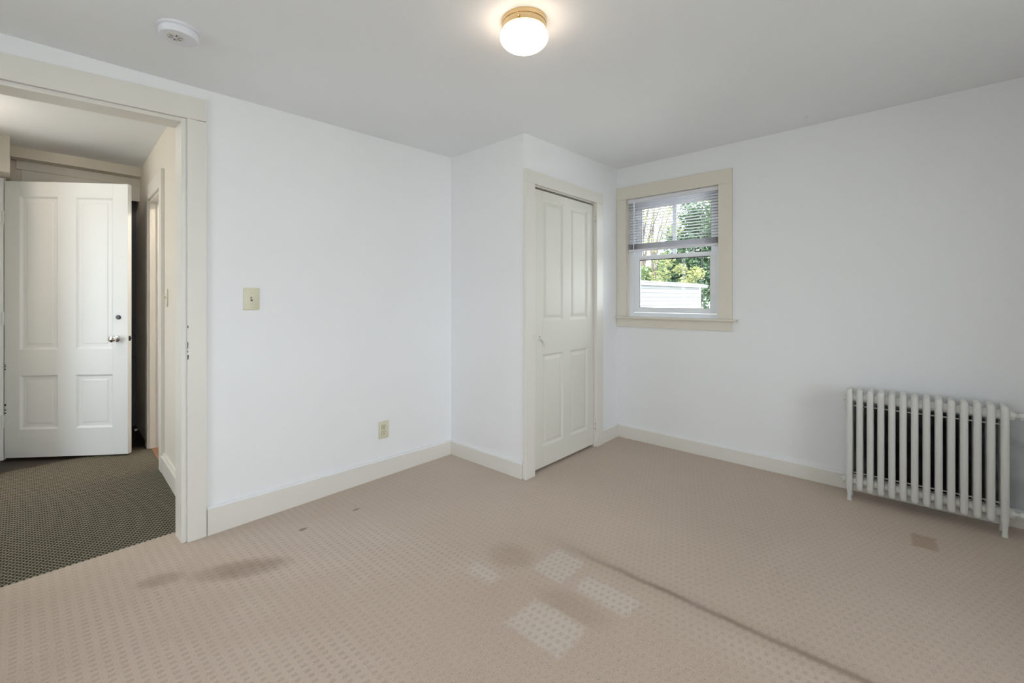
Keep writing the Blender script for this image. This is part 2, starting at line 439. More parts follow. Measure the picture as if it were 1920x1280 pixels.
random.seed(8); b = B()
for z in (1.01, 0.995, 0.975, 0.952, 0.94, 1.10):
    w = 0.002 + random.random() * 0.003
    bbox(b, WL + TX - 0.004, WL + TX + 0.0006, 0.5735, 0.574 + w, z, z + 0.008 + random.random() * 0.012)
cp = obj('paint_chips', b, 'dmetal', tr, kind='stuff'); cp['label'] = 'dark chips in the casing edge'

# ------------------------------------------------------------------ panelled doors
def ring_panel(u0, u1, z0, z1, prof, t):
    """moulded panel, both faces; prof = (inset, depth) from the face inwards"""
    b = B(); sides = []
    for s in (0, 1):
        rings = []
        for ins, dep in prof:
            y = dep if s == 0 else t - dep
            rings.append([b.verts.new(p) for p in ((u0 + ins, y, z0 + ins), (u1 - ins, y, z0 + ins), (u1 - ins, y, z1 - ins), (u0 + ins, y, z1 - ins))])
        for a, c in zip(rings, rings[1:]):
            for k in range(4): b.faces.new((a[k], a[(k + 1) % 4], c[(k + 1) % 4], c[k]))
        b.faces.new(rings[-1]); sides.append(rings[0])
    for k in range(4): b.faces.new((sides[0][k], sides[0][(k + 1) % 4], sides[1][(k + 1) % 4], sides[1][k]))
    bmesh.ops.recalc_face_normals(b, faces=b.faces[:])
    return b
def panel_door(root, W, z0, z1, t, us, zs, prof, mat):
    """us: [l0,l1,r0,r1] panel edges; zs: [lo0,lo1,up0,up1]; local x from the root's edge, face at y=0"""
    l0, l1, r0, r1 = us; a0, a1, u0, u1 = zs
    for (x0, x1) in ((0, l0), (r1, W)):
        b = B(); bbox(b, x0, x1, 0, t, z0, z1, 0.0012, 1); obj('stile', b, mat, root, local=True)
    for (c0, c1) in ((z0, a0), (a1, u0), (u1, z1)):
        b = B(); bbox(b, l0, r1, 0.0, t, c0, c1); obj('rail', b, mat, root, local=True)
    for (c0, c1) in ((a0, a1), (u0, u1)):
        b = B(); bbox(b, l1, r0, 0.0, t, c0, c1); obj('mullion', b, mat, root, local=True)
        for (x0, x1) in ((l0, l1), (r0, r1)):
            obj('panel', ring_panel(x0, x1, c0, c1, prof, t), mat, root, local=True)

# closet door
DY0 = CY0 + 0.012
d1 = thing('door_1', 'closed cream four-panel closet door in the white bump-out', 'door', (WC - 0.004, DY0, 0), PI / 2, kind='structure')
DW = CY1 - 0.010 - DY0
panel_door(d1, DW, 0.020, 2.041, 0.035, [0.112, 0.372, 0.466, 0.722], [0.165, 0.846, 1.085, 1.985],
           [(0, 0), (0.004, 0.001), (0.016, 0.010), (0.024, 0.011), (0.044, 0.004), (0.046, 0.003)], 'door')
tr2 = thing('trim_2', 'wide cream casing around the closet door', 'door trim', (WC, (CY0 + CY1) / 2, 0), kind='structure')
K = 0.027
b = B(); bbox(b, WC, WC + K, 2.332, CY0, 0, CZ1 - 0.004, 0.002); obj('side_casing', b, 'trim', tr2)
b = B(); bbox(b, WC, WC + K, CY1, 3.362, 0, CZ1 - 0.004, 0.002); obj('side_casing', b, 'trim', tr2)
b = B(); bbox(b, WC, WC + K, 2.332, 3.362, CZ1 - 0.0035, 2.152, 0.002); obj('head_casing', b, 'trim', tr2)
b = B(); bbox(b, WC - 0.113, WC + 0.001, CY0 + 0.0005, CY0 + 0.009, 0, CZ1); obj('jamb', b, 'trim', tr2)
b = B(); bbox(b, WC - 0.113, WC + 0.001, CY1 - 0.007, CY1 - 0.0005, 0, CZ1); obj('jamb', b, 'trim', tr2)
b = B(); bbox(b, WC - 0.113, WC - 0.002, CY0 + 0.009, CY1 - 0.007, CZ1 - 0.010, CZ1 - 0.0005); obj('head_jamb', b, 'trim', tr2)
b = B(); bbox(b, WC - 0.07, WC - 0.042, CY0 + 0.0095, CY0 + 0.022, 0, CZ1 - 0.011); obj('door_stop', b, 'trim', tr2)
# painted thumb latch: plate on the stile, curved lever, keeper on the casing
lf = WC - 0.004                                       # door face x
b = B(); prism(b, [(lf, DY0 + 0.002, 0.985), (lf, DY0 + 0.045, 0.990), (lf, DY0 + 0.10, 0.978), (lf, DY0 + 0.145, 0.968), (lf, DY0 + 0.10, 0.960), (lf, DY0 + 0.045, 0.952), (lf, DY0 + 0.002, 0.952)], (0.006, 0, 0), 0.0015)
lk = obj('latch_plate', b, 'door', d1); lk['label'] = 'cream painted latch plate'
b = B(); sweep(b, [(lf + 0.004, DY0 + 0.065, 0.968), (lf + 0.022, DY0 + 0.072, 0.962), (lf + 0.028, DY0 + 0.088, 0.948), (lf + 0.028, DY0 + 0.100, 0.928), (lf + 0.027, DY0 + 0.104, 0.903)], [0.007, 0.007, 0.0065, 0.006, 0.005], 10)
obj('lever', b, 'door', d1, smooth=True)
b = B(); lathe(b, [(0, 0), (0.0045, 0), (0.0045, 0.0012), (0, 0.0012)], (lf + 0.006, DY0 + 0.068, 0.977), 12, (1, 0, 0)); obj('screw_hole', b, 'black', d1)
b = B(); bbox(b, lf + 0.006, lf + 0.0072, DY0 + 0.016, DY0 + 0.022, 0.964, 0.982); obj('keyhole', b, 'black', d1)
b = B(); bbox(b, WC + K, WC + K + 0.006, CY0 - 0.014, CY0 + 0.001, 0.952, 1.0, 0.001); kp = obj('latch_keeper', b, 'trim', tr2)
for z in (1.93, 0.175):
    b = B()
    cyl(b, (lf + 0.007, CY1 - 0.009, z - 0.045), (lf + 0.007, CY1 - 0.009, z + 0.045), 0.007, seg=12)
    lathe(b, [(0, 0), (0.008, 0), (0.008, 0.004), (0.004, 0.009), (0, 0.010)], (lf + 0.007, CY1 - 0.009, z + 0.045), 12)
    h = obj('hinge', b, 'door', d1, smooth=True)
    b = B(); bbox(b, lf + 0.0135, lf + 0.0150, CY1 - 0.0115, CY1 - 0.0065, z + 0.015, z + 0.024); bbox(b, lf + 0.0135, lf + 0.0150, CY1 - 0.0115, CY1 - 0.0065, z - 0.030, z - 0.016)
    obj('hinge_wear', b, 'black', h)

# ------------------------------------------------------------------ windows
def window(n, label, loc, rotz, x0, x1, z0, z1, cw_l, cw_r, head, muntin, apron=0.075):
    """opening x0..x1, z0..z1 in the wall's own frame (x to the right seen from inside, y outwards)"""
    w = thing('window_%d' % n, label, 'window', loc, rotz, kind='structure')
    L = dict(local=True)
    for (a, c) in ((x0 - cw_l, x0), (x1, x1 + cw_r)):
        b = B(); bbox(b, a, c, -0.02, 0, z0, z1, 0.0015); obj('side_casing', b, 'wtrim', w, **L)
    b = B(); bbox(b, x0 - cw_l, x1 + cw_r, -0.02, 0, z1 + 0.0005, z1 + head, 0.0015); obj('head_casing', b, 'wtrim', w, **L)
    b = B(); bbox(b, x0 - cw_l, x1 + cw_r + 0.038, -0.05, 0.028, z0 - 0.017, z0 - 0.0005, 0.004); obj('window_sill', b, 'wtrim', w, **L)
    b = B(); bbox(b, x0 - cw_l, x1 + cw_r, -0.018, 0, z0 - 0.017 - apron, z0 - 0.0175, 0.0015); obj('apron', b, 'wtrim', w, **L)
    # jamb lining
    for (a, c) in ((x0 + 0.0004, x0 + 0.004), (x1 - 0.004, x1 - 0.0004)):
        b = B(); bbox(b, a, c, 0, 0.055, z0, z1 - 0.0005); obj('jamb', b, 'wtrim', w, **L)
    # vinyl frame
    F0, F1 = 0.045, 0.125
    fx0, fx1, fz0, fz1 = x0 + 0.004, x1 - 0.004, z0, z1 - 0.001
    fr = B()
    bbox(fr, fx0, fx0 + 0.036, F0, F1, fz0, fz1); bbox(fr, fx1 - 0.026, fx1, F0, F1, fz0, fz1)
    bbox(fr, fx0 + 0.036, fx1 - 0.026, F0, F1, fz0, fz0 + 0.034); bbox(fr, fx0 + 0.036, fx1 - 0.026, F0, F1, fz1 - 0.03, fz1)
    obj('frame', fr, 'vinyl', w, **L)
    zm = z0 + (z1 - z0) * 0.515
    def sash(name, sx0, sx1, sz0, sz1, y0, y1, st, rb, rt_):
        b = B()
        bbox(b, sx0, sx0 + st, y0, y1, sz0, sz1, 0.002); bbox(b, sx1 - st, sx1, y0, y1, sz0, sz1, 0.002)
        bbox(b, sx0 + st - 0.003, sx1 - st + 0.003, y0 + 0.0005, y1 - 0.0005, sz0, sz0 + rb, 0.002); bbox(b, sx0 + st - 0.003, sx1 - st + 0.003, y0 + 0.0005, y1 - 0.0005, sz1 - rt_, sz1, 0.002)
        s = obj(name, b, 'vinyl', w, **L)
        ym = (y0 + y1) / 2
        b = B(); bbox(b, sx0 + st - 0.006, sx1 - st + 0.006, ym - 0.002, ym + 0.002, sz0 + rb - 0.006, sz1 - rt_ + 0.006); obj('pane', b, 'glass', s, **L)
        # dark glazing gasket
        b = B(); g0, g1, h0, h1 = sx0 + st, sx1 - st, sz0 + rb, sz1 - rt_
        bbox(b, g0, g0 + 0.004, ym - 0.006, ym - 0.0022, h0, h1); bbox(b, g1 - 0.004, g1, ym - 0.006, ym - 0.0022, h0, h1)
        bbox(b, g0 + 0.004, g1 - 0.004, ym - 0.006, ym - 0.0022, h0, h0 + 0.003); bbox(b, g0 + 0.004, g1 - 0.004, ym - 0.008, ym - 0.0022, h1 - 0.007, h1)
        obj('gasket', b, 'dmetal', s, **L)
        if muntin and name == 'upper_sash':
            b = B(); bbox(b, (g0 + g1) / 2 - 0.017, (g0 + g1) / 2 + 0.017, ym - 0.014, ym - 0.0025, h0, h1, 0.002); obj('muntin', b, 'vinyl', s, **L)
        return s
    sash('lower_sash', fx0 + 0.040, fx1 - 0.030, fz0 + 0.036, zm, 0.052, 0.082, 0.050, 0.042, 0.036)
    sash('upper_sash', fx0 + 0.040, fx1 - 0.030, zm - 0.034, fz1 - 0.032, 0.085, 0.115, 0.052, 0.036, 0.050)
    for xx in (0.3, 0.7):
        b = B(); lx = x0 + (x1 - x0) * xx
        bbox(b, lx - 0.022, lx + 0.022, 0.056, 0.078, zm, zm + 0.008, 0.002); cyl(b, (lx, 0.066, zm + 0.008), (lx + 0.016, 0.058, zm + 0.014), 0.004, seg=8)
        obj('sash_lock', b, 'vinyl', w, **L)
    return w
window(1, 'small white double-hung window with cream casing and a half-raised blind', (0, WW, 0), 0, VX0, VX1, VZ0, VZ1, 0.0925, 0.100, 0.112, True)
def portal(name, x0, x1, z0, z1, loc, rotz):
    l = bpy.data.lights.new(name, 'AREA'); l.shape = 'RECTANGLE'; l.size = x1 - x0; l.size_y = z1 - z0; l.cycles.is_portal = True
    o = bpy.data.objects.new(name, l); C.objects.link(o)
    mtx = Matrix.Translation(loc) @ Matrix.Rotation(rotz, 4, 'Z') @ Matrix.Translation(((x0 + x1) / 2, 0.14, (z0 + z1) / 2)) @ Matrix.Rotation(-PI / 2, 4, 'X')
    o.matrix_world = mtx
wl = ['tall white double-hung window beside the room corner behind the viewer', 'tall white double-hung window in the wall facing the closet door']
for i, (a, c, z0, z1) in enumerate(RWIN):
    window(2 + i, wl[i], (XR, 0, 0), -PI / 2, -c, -a, z0, z1, 0.1, 0.1, 0.11, False)
    portal('window_portal', -c, -a, z0, z1, (XR, 0, 0), -PI / 2)
for (a, c, z0, z1) in BWIN:
    window(4, 'tall white double-hung window opposite the small window', (0, YB, 0), PI, -c, -a, z0, z1, 0.1, 0.1, 0.11, False)
    portal('window_portal', -c, -a, z0, z1, (0, YB, 0), PI)
portal('window_portal', VX0, VX1, VZ0, VZ1, (0, WW, 0), 0)

# ------------------------------------------------------------------ mini blind in window 1
bx0, bx1, by = VX0 + 0.008, VX1 - 0.008, WW + 0.018
bl = thing('mini_blind', 'white metal mini blind drawn halfway down the small window', 'blind', ((bx0 + bx1) / 2, by, 2.14))
b = B(); bbox(b, bx0, bx1, by - 0.014, by + 0.014, 2.107, 2.140, 0.002); obj('headrail', b, 'blind', bl)
def slat_mesh():
    b = B(); n = 5; rows = []
    for i in range(n):
        s = (i / (n - 1) - 0.5); y = s * 0.025; z = 0.0022 * (1 - 4 * s * s)
        rows.append([b.verts.new((x, y, z + dz)) for dz in (0, -0.0006) for x in (-(bx1 - bx0) / 2 + 0.003, (bx1 - bx0) / 2 - 0.003)])
    for a, c in zip(rows, rows[1:]):
        b.faces.new((a[0], a[1], c[1], c[0])); b.faces.new((a[2], c[2], c[3], a[3]))
        b.faces.new((a[0], c[0], c[2], a[2])); b.faces.new((a[1], a[3], c[3], c[1]))
    for a in (rows[0], rows[-1]): b.faces.new((a[0], a[1], a[3], a[2]))
    bmesh.ops.recalc_face_normals(b, faces=b.faces[:])
    me = bpy.data.meshes.new('slat'); b.to_mesh(me); b.free(); me.materials.append(M['blind']); me.shade_smooth()
    return me
sm_ = slat_mesh()
def put_slat(z, tilt):
    o = bpy.data.objects.new('slat', sm_); C.objects.link(o); o.parent = bl
    o.location = (0, 0, z - 2.14); o.rotation_euler = (tilt, 0, 0)
for i in range(15): put_slat(2.092 - i * 0.0237, math.radians(-9 if i > 2 else -16))
for i in range(20): put_slat(1.7390 - i * 0.00235, math.radians(-2))
b = B(); bbox(b, bx0 + 0.002, bx1 - 0.002, by - 0.0125, by + 0.0125, 1.672, 1.692, 0.004); obj('bottom_rail', b, 'blind', bl)
b = B(); cyl(b, (bx0 + 0.062, by - 0.020, 2.112), (bx0 + 0.060, by - 0.024, 1.690), 0.0042, seg=8); obj('tilt_wand', b, 'vinyl', bl, smooth=True)
for x in (bx0 + 0.10, (bx0 + bx1) / 2, bx1 - 0.10):
    for dy in (-0.0125, 0.0125):
        b = B(); cyl(b, (x, by + dy, 2.108), (x, by + dy, 1.692), 0.0009, seg=6); obj('ladder_cord', b, 'blind', bl)
for dx in (0, 0.012):
    b = B(); x = bx1 - 0.125 + dx
    cyl(b, (x, by - 0.017, 2.108), (x + 0.004, by - 0.018, 1.215 - dx), 0.0011, seg=6); obj('lift_cord', b, 'blind', bl)
    b = B(); lathe(b, [(0, 0.034), (0.003, 0.032), (0.0045, 0.012), (0.0055, 0.0), (0, 0.0)], (x + 0.004, by - 0.018, 1.183 - dx), 10); obj('tassel', b, 'plastic2', bl, smooth=True)

# ------------------------------------------------------------------ ceiling lamp
def ceiling_lamp(x, y, z, globe, label, tilt=(0, 0)):
    t = thing('ceiling_light', label, 'ceiling light', (x, y, z))
    P = (x, y, z)
    b = B(); lathe(b, [(0, 0.004), (0.093, 0.004), (0.0935, -0.002), (0.092, -0.017), (0.0895, -0.019), (0.0895, -0.022), (0.0915, -0.024), (0.090, -0.042), (0.084, -0.044), (0.0, -0.042)], P, 56)
    obj('base_ring', b, 'brass', t, smooth=True)
    b = B(); pr = [(0.079, -0.036), (0.084, -0.046)]
    for k in range(5):
        a = math.radians(34 - k * 34 / 5)
        pr.append((0.099 * math.cos(a), -0.0690 + 0.050 * math.sin(a)))
    for q, w in ((1, 0), (0.985, .13), (0.95, .27), (0.89, .41), (0.81, .54), (0.70, .67), (0.57, .78), (0.42, .88), (0.26, .95), (0.12, .988), (0, 1)):
        pr.append((0.099 * q, -0.0690 - 0.0535 * w))
    lathe(b, pr, P, 56); obj('glass_globe', b, globe, t, smooth=True)
    for k in range(3):
        a = math.radians(255 + 120 * k) + YAW
        b = B(); p = Vector((x + 0.0905 * math.cos(a), y + 0.0905 * math.sin(a), z - 0.031)); d = Vector((math.cos(a), math.sin(a), 0))
        lathe(b, [(0, 0), (0.003, 0), (0.003, 0.004), (0.006, 0.005), (0.006, 0.010), (0, 0.011)], p, 12, d); obj('thumb_screw', b, 'brass', t, smooth=True)
    return t
ceiling_lamp(-1.179, 1.384, cz(-1.179, 1.384), 'globe', 'lit white glass globe light with a brass ring on the bedroom ceiling')

# ------------------------------------------------------------------ smoke detector
px, py = -2.237, 0.436; pz = cz(px, py)
sd = thing('smoke_detector', 'round white smoke detector on the ceiling near the hall doorway', 'smoke detector', (px, py, pz))
b = B(); lathe(b, [(0, 0.004), (0.074, 0.004), (0.076, -0.001), (0.076, -0.007), (0.072, -0.010), (0, -0.010)], (px, py, pz), 56); obj('mounting_plate', b, 'plastic', sd, smooth=True)
b = B(); lathe(b, [(0, -0.009), (0.064, -0.009), (0.064, -0.014), (0.067, -0.015), (0.067, -0.033), (0.064, -0.037), (0, -0.037)], (px, py, pz), 56); obj('body', b, 'plastic', sd, smooth=True)
g = Vector((px + 0.006, py - 0.012, pz - 0.037))
b = B(); lathe(b, [(0, 0.001), (0.030, 0.001), (0.030, -0.002), (0.028, -0.003), (0, -0.003)], g, 32); gr = obj('vent_disc', b, 'plastic2', sd, smooth=True)
for k in range(6):
    a = k * PI / 3
    b = B(); c, s = math.cos(a), math.sin(a)
    p = g + Vector((c * 0.017, s * 0.017, -0.0031)); u = Vector((c, s, 0)) * 0.008; v = Vector((-s, c, 0)) * 0.0022
    prism(b, [p - u - v, p + u - v, p + u + v, p - u + v], (0, 0, -0.0008)); obj('vent_slot', b, 'vent', gr)
b = B(); lathe(b, [(0, 0.001), (0.006, 0.001), (0.006, -0.004), (0, -0.005)], g + Vector((0, 0, -0.002)), 16); obj('test_button', b, 'plastic', sd, smooth=True)

# ------------------------------------------------------------------ ceiling hook
hx, hy_ = -0.505, 3.452; hz = cz(hx, hy_)
hk = thing('ceiling_hook', 'tiny white hook screwed in the ceiling near the window wall', 'hook', (hx, hy_, hz))
b = B(); lathe(b, [(0, 0.002), (0.012, 0.002), (0.012, -0.003), (0.004, -0.007), (0, -0.007)], (hx, hy_, hz), 20); obj('plate', b, 'plastic', hk, smooth=True)
b = B(); sweep(b, [(hx, hy_, hz - 0.005), (hx, hy_, hz - 0.012)] + [(hx + 0.009 - 0.009 * math.cos(a), hy_, hz - 0.012 - 0.009 * math.sin(a)) for a in [k * 0.4 for k in range(1, 8)]], 0.0022, 8); obj('hook', b, 'plastic', hk, smooth=True)

# ------------------------------------------------------------------ switch and outlet plates
def plate(root, M4, w, h):
    b = B(); bbox(b, -w / 2, w / 2, -0.006, 0, -h / 2, h / 2, 0.0035, 2); b.transform(M4); return obj('cover_plate', b, 'ivory', root, smooth=True)
def xf(b, M4): b.transform(M4); return b
def switch(x, y, z, rotz, label, w=0.082, h=0.125):
    t = thing('light_switch', label, 'light switch', (x, y, z), rotz)
    I = Matrix.Translation((x, y, z)) @ Matrix.Rotation(rotz, 4, 'Z')
    pl = plate(t, I, w, h)
    b = B(); bbox(b, -0.0055, 0.0055, -0.0066, -0.0058, -0.012, 0.012); obj('slot', xf(b, I), 'dmetal', t)
    b = B(); prism(b, [(-0.004, -0.005, -0.006), (-0.004, -0.005, 0.004), (-0.004, -0.016, 0.010), (-0.004, -0.017, 0.004)], (0.008, 0, 0), 0.0008); obj('toggle', xf(b, I), 'ivory', t)
    for dz in (-0.030, 0.030):
        b = B(); lathe(b, [(0, 0), (0.0035, 0), (0.003, 0.001), (0, 0.0012)], (0, -0.0058, dz), 12, (0, -1, 0)); obj('screw', xf(b, I), 'ivory2', pl)
    return t
switch(WL, 0.875, 1.25, PI / 2, 'ivory toggle light switch on the white wall beside the hall doorway')
t = thing('wall_outlet', 'ivory duplex wall outlet low on the white wall', 'outlet', (WL, 1.720, 0.325), PI / 2)
I = Matrix.Translation((WL, 1.720, 0.325)) @ Matrix.Rotation(PI / 2, 4, 'Z')
pl = plate(t, I, 0.078, 0.122)
for dz in (-0.0205, 0.0205):
    b = B(); pts = []
    for k in range(24):
        a = 2 * PI * k / 24; pts.append((0.0172 * math.cos(a), -0.0058, dz + max(-0.0135, min(0.0135, 0.0172 * math.sin(a)))))
    g = B(); prism(g, [(p[0] * 1.10, -0.0056, dz + (p[2] - dz) * 1.10) for p in pts], (0, -0.0006, 0)); obj('gap', xf(g, I), 'dmetal', t)
    prism(b, pts, (0, -0.0022, 0)); rc = obj('receptacle', xf(b, I), 'ivory', t)
    b = B()
    bbox(b, -0.0084, -0.0050, -0.0086, -0.0081, dz - 0.002, dz + 0.0080); bbox(b, 0.0050, 0.0084, -0.0086, -0.0081, dz - 0.001, dz + 0.0075)
    lathe(b, [(0, 0), (0.0034, 0), (0.0034, 0.0006), (0, 0.0006)], (0, -0.0081, dz - 0.0070), 10, (0, -1, 0))
    obj('socket_holes', xf(b, I), 'black', rc)
b = B(); lathe(b, [(0, 0), (0.003, 0), (0.0026, 0.001), (0, 0.0012)], (0, -0.0058, 0), 12, (0, -1, 0)); obj('screw', xf(b, I), 'ivory2', pl)

# ------------------------------------------------------------------ radiator
RX0, RP, RN = -0.283, 0.0502, 14
RY, RC = 3.462, 0.046                                 # front tube axis, tube spacing in depth
rd = thing('radiator', 'off-white painted cast-iron tube radiator against the white window wall', 'radiator', (RX0 + RP * (RN - 1) / 2, RY + RC, 0))
def section_mesh(leg):
    b = B()
    for k in range(3):
        y = RY + k * RC; r = 0.0163
        lathe(b, [(0, 0.066), (0.009, 0.068), (0.014, 0.074), (r, 0.084), (r, 0.668), (0.0157, 0.676), (0.0138, 0.683), (0.0105, 0.6875), (0.006, 0.690), (0, 0.691)], (0, y, 0), 20)
    for z in (0.635, 0.118):
        sweep(b, [(0, RY - 0.002, z), (0, RY + 2 * RC + 0.002, z)], 0.0165, 14)
        sweep(b, [(-RP / 2, RY + RC * 0.72, z), (-0.019, RY + RC * 0.72, z), (-0.017, RY + RC * 0.72, z), (0.017, RY + RC * 0.72, z), (0.019, RY + RC * 0.72, z), (RP / 2, RY + RC * 0.72, z)], [0.0255, 0.0255, 0.028, 0.028, 0.0255, 0.0255], 20)
    if leg:
        for y in (RY, RY + 2 * RC):
            sweep(b, [(0, y, 0.11), (0, y, 0.075), (0, y, 0.055), (0, y - 0.002, 0.03), (0, y - 0.003, 0.0)], [0.0152, 0.0148, 0.0125, 0.0105, 0.0125], 14)
    me = bpy.data.meshes.new('section'); b.to_mesh(me); b.free(); me.materials.append(M['rad']); me.shade_smooth(); me.set_sharp_from_angle(angle=math.radians(50))
    me.transform(Matrix.Translation((0, -(RY + RC), 0)))
    return me
s_mid, s_end = section_mesh(False), section_mesh(True)
for i in range(RN):
    o = bpy.data.objects.new('section', s_end if i in (0, RN - 1) else s_mid); C.objects.link(o); o.parent = rd
    o.location = (RX0 + i * RP - rd.location.x, 0, 0)
RX1 = RX0 + RP * (RN - 1); HY = RY + RC * 0.72
for z in (0.585, 0.168):
    b = B(); cyl(b, (RX0 - 0.02, RY + RC * 0.5, z), (RX1 + 0.02, RY + RC * 0.5, z), 0.0042, seg=8); obj('tie_rod', b, 'rad', rd, smooth=True)
for z in (0.635, 0.118):
    b = B(); cyl(b, (RX0 - RP / 2 + 0.001, HY, z), (RX0 - RP / 2 - 0.009, HY, z), 0.026, 0.024, 18); cyl(b, (RX0 - RP / 2 - 0.008, HY, z), (RX0 - RP / 2 - 0.022, HY, z), 0.011, 0.010, 6)
    obj('end_plug', b, 'rad', rd, smooth=True)
b = B(); cyl(b, (RX0 - 0.020, RY - 0.002, 0.655), (RX0 - 0.020, RY - 0.020, 0.662), 0.005, seg=8); cyl(b, (RX0 - 0.020, RY - 0.014, 0.660), (RX0 - 0.024, RY - 0.014, 0.676), 0.003, seg=6); obj('air_vent', b, 'rad', rd, smooth=True)
for z, pipe_z in ((0.635, 'top'), (0.118, 'bottom')):
    e = RX1 + RP / 2
    b = B()
    cyl(b, (e - 0.001, HY, z), (e + 0.012, HY, z), 0.026, 0.022, 8); cyl(b, (e + 0.012, HY, z), (e + 0.020, HY, z), 0.015, 0.015, 12)
    cyl(b, (e + 0.020, HY, z), (e + 0.030, HY, z), 0.012, 0.012, 12); cyl(b, (e + 0.030, HY, z), (e + 0.050, HY, z), 0.019, 0.019, 6)
    cyl(b, (e + 0.050, HY, z), (e + 0.095, HY, z), 0.012, 0.012, 12)
    obj('union', b, 'rad', rd, smooth=True)
    b = B(); cx = e + 0.115
    cyl(b, (e + 0.090, HY, z), (cx, HY, z), 0.016, 0.016, 14)
    if pipe_z == 'top':
        cyl(b, (cx, HY, z + 0.020), (cx, HY, z - 0.035), 0.019, 0.017, 14); cyl(b, (cx, HY, z + 0.018), (cx, HY, z + 0.040), 0.009, 0.008, 12)
        obj('valve', b, 'rad', rd, smooth=True)
        b = B(); lathe(b, [(0, 0), (0.020, 0), (0.024, 0.004), (0.024, 0.012), (0.018, 0.018), (0, 0.020)], (cx, HY, z + 0.038), 20); obj('valve_handle', b, 'rad', rd, smooth=True)
        b = B(); sweep(b, [(cx, HY, z - 0.03), (cx, HY, 0.30), (cx + 0.02, HY, 0.26), (cx + 0.07, HY + 0.02, 0.20), (cx + 0.09, HY + 0.02, 0.15), (cx + 0.09, HY + 0.02, 0.0)], 0.0125, 12); obj('pipe', b, 'rad', rd, smooth=True)
    else:
        cyl(b, (cx, HY, z + 0.016), (cx, HY, z - 0.03), 0.017, 0.016, 14); obj('elbow', b, 'rad', rd, smooth=True)
        b = B(); cyl(b, (cx, HY, z - 0.025), (cx, HY, 0.0), 0.0125, seg=12); obj('pipe', b, 'rad', rd, smooth=True)

# ================================================================== the hall
FX = -5.29
b = B(); bbox(b, -4.85, -2.905, -1.62, 1.05, -0.10, -0.006)
bbox(b, -4.85, -2.931, -1.62, 1.05, -0.0061, 0.003)
struct('floor_hall', b, 'hallcarpet', 'dark olive woven loop carpet of the hall', 'carpet')
b = B(); bbox(b, -5.7, -4.8505, -1.62, 1.05, -0.10, -0.004); struct('floor_landing', b, 'darkwood', 'dark wooden floor beyond the open white door', 'floor')
b = B(); bbox(b, -5.7, WL - 0.119, -1.62, 1.0, HZ, TOP); struct('ceiling_hall', b, 'ceil', 'plain ceiling of the hall', 'ceiling')
SX0, SX1, SZ = -4.72, -4.10, 2.07                     # side doorway in the hall wall
def hwall(b, x0, x1, z0, z1, o0, o1):
    """slab along the skewed hall wall between offsets o0..o1 (towards the hall is negative)"""
    prism(b, [(x0, hy(x0) + o0, z0), (x1, hy(x1) + o0, z0), (x1, hy(x1) + o1, z0), (x0, hy(x0) + o1, z0)], (0, 0, z1 - z0)); return b
b = B(); hwall(b, SX1, -2.894, -0.08, TOP, 0, 0.12); hwall(b, SX0, SX1, SZ, TOP, 0, 0.12); hwall(b, -5.7, SX0, -0.08, TOP, 0, 0.12)
struct('wall_hall_right', b, 'hallwall', 'beige hall wall with the narrow side doorway', 'wall')
b = B(); hwall(b, -3.999, -2.894, 0.003, 0.118, -0.019, 0); hwall(b, -3.999, -2.894, 0.118, 0.128, -0.026, 0); hwall(b, -3.999, -2.894, 0.128, 0.142, -0.014, 0)
struct('baseboard_hall', b, 'trim', 'cream moulded baseboard of the hall', 'baseboard')
t3 = thing('trim_3', 'cream casing around the narrow side doorway in the hall', 'door trim', ((SX0 + SX1) / 2, hy(-4.4), 0), kind='structure')
obj('side_casing', hwall(B(), SX1, -4.0, 0.003, SZ, -0.022, 0), 'trim', t3)
obj('side_casing', hwall(B(), -4.83, SX0, 0.003, SZ, -0.022, 0), 'trim', t3)
obj('head_casing', hwall(B(), -4.83, -4.0, SZ + 0.0005, SZ + 0.12, -0.022, 0), 'trim', t3)
obj('jamb', hwall(B(), SX0 + 0.0005, SX0 + 0.014, 0, SZ - 0.001, -0.006, 0.125), 'trim', t3)
obj('jamb', hwall(B(), SX1 - 0.014, SX1 - 0.0005, 0, SZ - 0.001, -0.006, 0.125), 'trim', t3)
obj('head_jamb', hwall(B(), SX0 + 0.015, SX1 - 0.015, SZ - 0.015, SZ - 0.001, -0.006, 0.125), 'trim', t3)
obj('door_stop', hwall(B(), SX0 + 0.0145, SX0 + 0.026, 0, SZ - 0.016, 0.045, 0.08), 'trim', t3)
obj('door_stop', hwall(B(), SX0 + 0.0265, SX1 - 0.015, SZ - 0.027, SZ - 0.0155, 0.045, 0.08), 'trim', t3)
# side room behind that doorway
b = B(); hwall(b, -4.9, -3.2, -0.06, 0.004, 0.005, 1.6); struct('floor_side', b, 'wood', 'orange-brown wooden floor of the lit side room', 'floor')
b = B(); bbox(b, -4.95, -2.9, 2.2, 2.3, -0.08, TOP); bbox(b, -5.05, -4.9, 0.83, 2.3, -0.08, TOP); bbox(b, -2.93, -2.894, 0.78, 2.3, -0.08, TOP)
struct('wall_side', b, 'wall', 'white walls of the small side room', 'wall')
b = B(); bbox(b, -5.05, -2.894, 0.9, 2.3, HZ, TOP); struct('ceiling_side', b, 'ceil', 'ceiling of the small side room', 'ceiling')
bb_ = thing('bulb_light', 'bare lit bulb holder in the small side room', 'ceiling light', (-4.1, 1.45, HZ))
b = B(); lathe(b, [(0, 0.002), (0.05, 0.002), (0.05, -0.01), (0.025, -0.03), (0.02, -0.05), (0, -0.05)], (-4.1, 1.45, HZ), 24); obj('holder', b, 'plastic', bb_, smooth=True)
